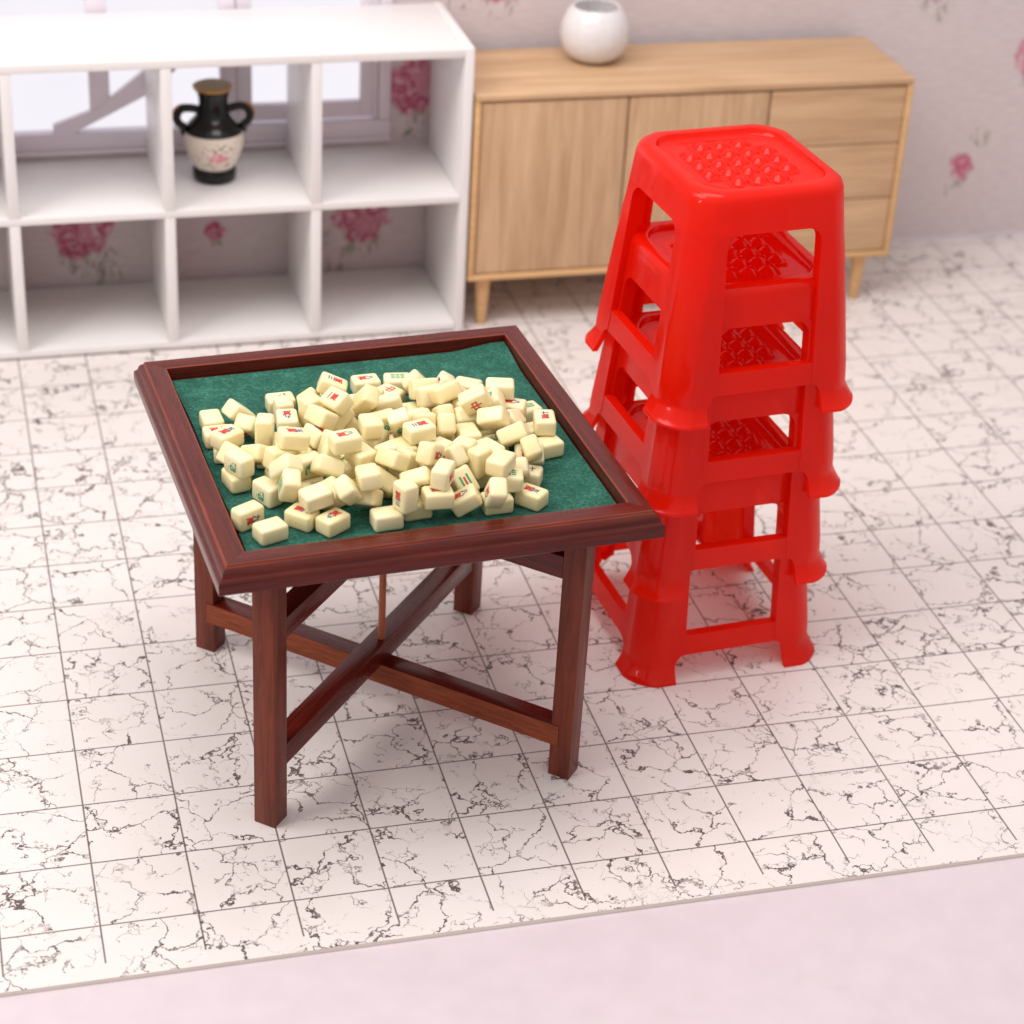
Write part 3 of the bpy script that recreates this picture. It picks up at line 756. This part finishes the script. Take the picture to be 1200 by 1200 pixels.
(-0.22, -2.006, 7.036, 0.847, 0.081, -0.499, 0.16, '', 2, 'blank cream tile tilted, eighth from left, fourth row from front'),
(-0.996, -1.715, 7.157, 0.571, -0.004, -0.015, 0.821, '', 1, 'blank cream tile lying flat, sixth from left, fourth row from front'),
(-2.151, -1.106, 7.339, 0.994, -0.022, 0.102, 0.016, 'w:五', 1, 'tile with blue and red character lying flat, fifth from left, sixth row from front'),
(-2.491, -1.316, 6.57, 0.439, 0.439, 0.554, 0.554, '', -2, 'blank cream tile on edge, second from left, third row from front'),
(-0.361, 0.276, 7.233, 0.12, -0.806, 0.285, -0.505, '', -1, 'blank cream tile tilted, fifth from left, ninth row from front'),
(-1.654, -1.829, 7.061, 0.922, -0.315, 0.222, 0.031, '', -1, 'blank cream tile tilted, fifth from left, third row from front'),
(-2.47, -2.157, 6.956, 0.209, -0.634, -0.102, 0.737, 'b9', 2, 'tile with nine green bars upright, third from left, second row from front'),
(2.17, -1.303, 6.988, 0.172, -0.167, 0.363, 0.9, '', -1, 'blank cream tile tilted, thirteenth from left, sixth row from front'),
(1.58, -0.337, 6.919, 0.003, -0.0, -0.131, 0.991, '', 1, 'blank cream tile lying flat, tenth from left, eighth row from front'),
(-2.088, -2.634, 6.925, 0.99, 0.063, -0.053, 0.115, '', 2, 'blank cream tile lying flat, fourth from left, front row'),
(-1.527, -0.483, 6.951, 0.575, 0.15, 0.203, 0.778, 'w:七', 1, 'tile with blue and red character tilted, sixth from left, sixth row from front'),
(-0.46, -0.714, 6.87, 0.922, -0.0, 0.0, 0.388, '', 1, 'blank cream tile lying flat, seventh from left, sixth row from front'),
(-0.68, 1.613, 6.53, 0.375, 0.0, -0.0, 0.927, '', 2, 'cream tile buried deep inside the heap'),
(1.061, 1.459, 6.786, 0.649, -0.649, 0.312, 0.246, '', -1, 'blank cream tile on edge, seventh from left, back row'),
(-0.959, -1.165, 7.019, 0.95, -0.046, 0.308, 0.03, 'f', 1, 'tile with green character tilted, sixth from left, fifth row from front'),
(0.628, -1.378, 6.87, 0.958, -0.0, 0.0, 0.287, '', 2, 'blank cream tile lying flat, ninth from left, fifth row from front'),
(2.356, -0.6, 6.899, 0.785, -0.469, -0.003, 0.404, '', -1, 'blank cream tile tilted, eleventh from left, eighth row from front'),
(1.887, -0.912, 7.195, 0.35, -0.03, 0.417, 0.838, '', -1, 'blank cream tile tilted, tenth from left, seventh row from front'),
(0.523, 1.612, 6.53, 0.476, 0.0, 0.0, 0.88, 'z', 2, 'tile with big red character lying flat, sixth from left, back row'),
(2.429, -0.927, 6.769, 0.704, -0.466, 0.076, 0.531, '', -1, 'blank cream tile tilted, eleventh from left, seventh row from front'),
(-0.974, 0.101, 7.022, 0.933, -0.004, -0.288, 0.217, '', 1, 'blank cream tile tilted, fifth from left, seventh row from front'),
(1.119, -0.146, 6.921, 0.329, -0.645, -0.328, 0.606, '', 2, 'blank cream tile on edge, ninth from left, eighth row from front'),
(2.088, -0.282, 7.185, 0.734, -0.261, -0.237, 0.581, 'f', 1, 'tile with green character tilted, thirteenth from left, ninth row from front'),
(-1.209, 1.356, 6.69, 0.712, -0.162, -0.321, 0.603, '', 1, 'blank cream tile tilted, first from left, back row'),
(-1.4, 0.55, 6.985, 0.596, 0.381, 0.596, -0.381, '', 2, 'blank cream tile upright, fourth from left, eighth row from front'),
(2.372, 0.215, 6.53, 0.999, -0.0, -0.0, 0.04, '', 1, 'cream tile buried deep inside the heap'),
(-0.227, -2.796, 6.53, 1.0, 0.0, 0.0, 0.02, 'w:二', 1, 'tile with blue and red character lying flat, ninth from left, front row'),
(0.2, -1.961, 6.87, 0.586, 0.0, -0.0, 0.81, '', 2, 'blank cream tile lying flat, ninth from left, third row from front'),
(-1.942, -1.471, 6.53, 0.998, -0.0, 0.0, -0.061, '', 1, 'blank cream tile lying flat, fourth from left, third row from front'),
(-1.917, -0.928, 6.67, 0.944, -0.006, -0.329, -0.017, '', 1, 'blank cream tile tilted, second from left, fifth row from front'),
(-1.85, -0.28, 6.53, 0.999, 0.0, 0.0, -0.033, 'w:三', 2, 'tile with blue and red character lying flat, third from left, fifth row from front'),
(-1.908, 0.23, 6.53, 0.998, 0.0, -0.0, 0.06, '', 1, 'blank cream tile lying flat, third from left, sixth row from front'),
(-1.284, -1.942, 6.53, 0.995, 0.0, 0.0, 0.103, '', 1, 'blank cream tile lying flat, seventh from left, second row from front'),
(-1.253, -1.496, 6.673, 0.934, 0.04, -0.336, 0.111, '', 2, 'blank cream tile tilted, sixth from left, third row from front'),
(-1.291, -0.892, 6.53, 1.0, -0.0, 0.0, 0.023, 'b9', 1, 'cream tile buried deep inside the heap'),
(-1.222, -0.326, 6.53, 0.995, -0.0, -0.0, 0.103, '', 1, 'cream tile buried deep inside the heap'),
(-1.254, 0.214, 6.53, 0.999, 0.0, 0.0, -0.033, '', 2, 'cream tile buried deep inside the heap'),
(-1.283, 0.742, 6.53, 0.996, -0.0, -0.0, -0.092, '', 1, 'blank cream tile lying flat, third from left, seventh row from front'),
(-0.575, -1.884, 6.53, 0.995, -0.0, -0.0, -0.105, 'z', 1, 'tile with big red character lying flat, eighth from left, front row'),
(-0.64, -1.363, 6.53, 1.0, -0.0, -0.0, -0.003, '', 2, 'cream tile buried deep inside the heap'),
(-0.628, -0.899, 6.53, 1.0, -0.0, 0.0, 0.013, '', 1, 'cream tile buried deep inside the heap'),
(-0.578, -0.317, 6.53, 1.0, -0.0, -0.0, -0.013, '', 1, 'cream tile buried deep inside the heap'),
(-0.578, 0.252, 6.678, 0.932, 0.012, 0.362, -0.032, 'w:六', 2, 'tile with blue and red character tilted, sixth from left, seventh row from front'),
(-0.617, 0.812, 6.53, 0.997, -0.0, 0.0, -0.079, '', 1, 'cream tile buried deep inside the heap'),
(0.042, -1.934, 6.53, 1.0, -0.0, 0.0, 0.024, '', 1, 'blank cream tile lying flat, tenth from left, second row from front'),
(0.048, -1.456, 6.53, 1.0, 0.0, -0.0, -0.002, '', 2, 'cream tile buried deep inside the heap'),
(0.016, -0.838, 6.53, 0.999, 0.0, 0.0, -0.036, 'w:七', 1, 'cream tile buried deep inside the heap'),
(0.024, -0.258, 6.53, 0.997, -0.0, 0.0, 0.077, '', 1, 'blank cream tile lying flat, eighth from left, sixth row from front'),
(0.062, 0.231, 6.53, 1.0, 0.0, -0.0, 0.002, '', 2, 'cream tile buried deep inside the heap'),
(0.054, 0.778, 6.53, 0.999, -0.0, 0.0, -0.046, '', 1, 'cream tile buried deep inside the heap'),
(0.679, -1.993, 6.53, 1.0, -0.0, 0.0, -0.03, 'b9', 1, 'cream tile buried deep inside the heap'),
(0.72, -1.382, 6.53, 1.0, 0.0, -0.0, 0.018, '', 2, 'cream tile buried deep inside the heap'),
(0.671, -0.88, 6.53, 0.996, -0.0, 0.0, -0.09, '', 1, 'cream tile buried deep inside the heap'),
(0.626, -0.291, 6.53, 0.998, 0.0, -0.0, 0.059, '', 1, 'cream tile buried deep inside the heap'),
(0.671, 0.295, 6.668, 0.948, 0.0, 0.319, -0.001, 'w:九', 2, 'tile with blue and red character tilted, sixth from left, eighth row from front'),
(0.661, 0.806, 6.53, 0.999, -0.0, 0.0, 0.051, '', 1, 'blank cream tile lying flat, seventh from left, ninth row from front'),
(1.287, -1.954, 6.53, 0.999, -0.0, 0.0, -0.043, '', 1, 'blank cream tile lying flat, eleventh from left, second row from front'),
(1.317, -1.407, 6.53, 0.997, 0.0, -0.0, 0.081, '', 2, 'cream tile buried deep inside the heap'),
(1.301, -0.821, 6.53, 1.0, -0.0, 0.0, 0.016, 'z', 1, 'cream tile buried deep inside the heap'),
(1.324, -0.397, 6.53, 1.0, 0.0, -0.0, 0.021, '', 1, 'cream tile buried deep inside the heap'),
(1.291, 0.256, 6.53, 1.0, -0.0, 0.0, -0.015, '', 2, 'cream tile buried deep inside the heap'),
(1.334, 0.792, 6.53, 0.998, 0.0, -0.0, 0.068, '', 1, 'blank cream tile lying flat, ninth from left, ninth row from front'),
(1.919, -0.856, 6.53, 0.999, 0.0, 0.0, 0.042, 'f', 1, 'tile with green character lying flat, twelfth from left, sixth row from front'),
(1.981, -0.334, 6.53, 0.997, 0.0, 0.0, 0.076, '', 2, 'blank cream tile lying flat, eleventh from left, sixth row from front')]

# ---------------------------------------------------------------- mahjong tiles
TL, TW, TH = .57, .42, .34
bm = bmesh.new(); bx(bm, -TL / 2, TL / 2, -TW / 2, TW / 2, -TH / 2, TH / 2)
tile0 = obj('mahjong_tile', bm, M['tile'], None, smooth=60, bevel=.068, seg=3)
tile_me = tile0.data; bpy.data.objects.remove(tile0)
def glyph(txt, size, x, y, mi, bm):
    cu = bpy.data.curves.new('g', 'FONT'); cu.body = txt; cu.size = size; cu.align_x = 'CENTER'; cu.align_y = 'CENTER'
    cu.resolution_u = 2; cu.extrude = .0; cu.offset = .006
    o = bpy.data.objects.new('g', cu); COL.objects.link(o)
    dg = bpy.context.evaluated_depsgraph_get(); dg.update()
    me = bpy.data.meshes.new_from_object(o.evaluated_get(dg))
    nf = len(bm.faces); nv = len(bm.verts)
    bm.from_mesh(me); bm.verts.ensure_lookup_table(); bm.faces.ensure_lookup_table()
    vs = bm.verts[nv:]
    if vs:
        cx = (min(v.co.x for v in vs) + max(v.co.x for v in vs)) / 2; cy = (min(v.co.y for v in vs) + max(v.co.y for v in vs)) / 2
        for v in vs: v.co.x += x - cx; v.co.y += y - cy
    for f in bm.faces[nf:]: f.material_index = mi
    bpy.data.objects.remove(o); bpy.data.curves.remove(cu); bpy.data.meshes.remove(me)
def rect(bm, x0, x1, y0, y1, mi):
    f = bm.faces.new([bm.verts.new(p) for p in ((x0, y0, 0), (x1, y0, 0), (x1, y1, 0), (x0, y1, 0))]); f.material_index = mi
def ring_g(bm, x, y, r, mi):
    f = bm.faces.new([bm.verts.new((x + r * math.cos(a * .785), y + r * math.sin(a * .785), 0)) for a in range(8)]); f.material_index = mi
# glyph space: x along the short side, y along the long side (upright tile)
def mark_mesh(kind, num):
    bm = bmesh.new()      # 0 red 1 green 2 blue
    if kind == 'w':
        glyph(num, .26, 0, .13, 2, bm); glyph('萬', .29, 0, -.12, 0, bm)
    elif kind == 'f': glyph('發', .40, 0, 0, 1, bm)
    elif kind == 'z': glyph('中', .40, 0, 0, 0, bm)
    elif kind == 'b2':
        for x in (-.09, .0, .09): rect(bm, x - .022, x + .022, -.25, .25, 1)
    elif kind == 'b3':
        for x in (-.12, .12): rect(bm, x - .03, x + .03, -.19, .19, 1)
        rect(bm, -.03, .03, -.13, .13, 0)
    elif kind == 'b9':
        for x in (-.12, 0, .12):
            for y in (-.16, 0, .16): rect(bm, x - .03, x + .03, y - .065, y + .065, 1)
    elif kind == 'c':
        for x, y, c in ((-.1, .17, 1), (.1, .17, 2), (0, 0, 0), (-.1, -.17, 2), (.1, -.17, 1)): ring_g(bm, x, y, .062, c)
    # lay the glyph on the tile: tile long side is x
    for v in bm.verts: v.co = Vector((v.co.y, -v.co.x, 0)) * .62
    r = bmesh.ops.extrude_face_region(bm, geom=bm.faces[:])
    bmesh.ops.translate(bm, vec=(0, 0, .006), verts=[e for e in r['geom'] if isinstance(e, bmesh.types.BMVert)])
    me = bpy.data.meshes.new('marking'); bmesh.ops.recalc_face_normals(bm, faces=bm.faces); bm.to_mesh(me); bm.free()
    for k in ('red_ink', 'green_ink', 'blue_ink'): me.materials.append(M[k])
    return me
marks = {}
TM = Matrix.Translation((TBX, TBY, 0)) @ Matrix.Rotation(TBA, 4, 'Z')
for i, (x, y, z, qw, qx, qy, qz, mk, side, label) in enumerate(TILES):
    o = bpy.data.objects.new('mahjong_tile', tile_me); COL.objects.link(o)
    Mx = TM @ Matrix.Translation((x, y, z)) @ Quaternion((qw, qx, qy, qz)).to_matrix().to_4x4()
    o.location = Mx.translation; o.rotation_mode = 'QUATERNION'; o.rotation_quaternion = Mx.to_quaternion()
    tag(o, label, 'mahjong tile', 'mahjong tiles heaped on the green felt')
    if mk:
        kind, _, num = mk.partition(':')
        if mk not in marks: marks[mk] = mark_mesh(kind, num)
        g = bpy.data.objects.new('marking', marks[mk]); COL.objects.link(g); g.parent = o
        if side > 0: g.location = (0, 0, TH / 2 - .002)
        else: g.location = (0, 0, -TH / 2 + .002); g.rotation_euler = (math.pi, 0, 0)
        if side in (2, -2): g.rotation_euler = (g.rotation_euler[0], 0, math.pi)
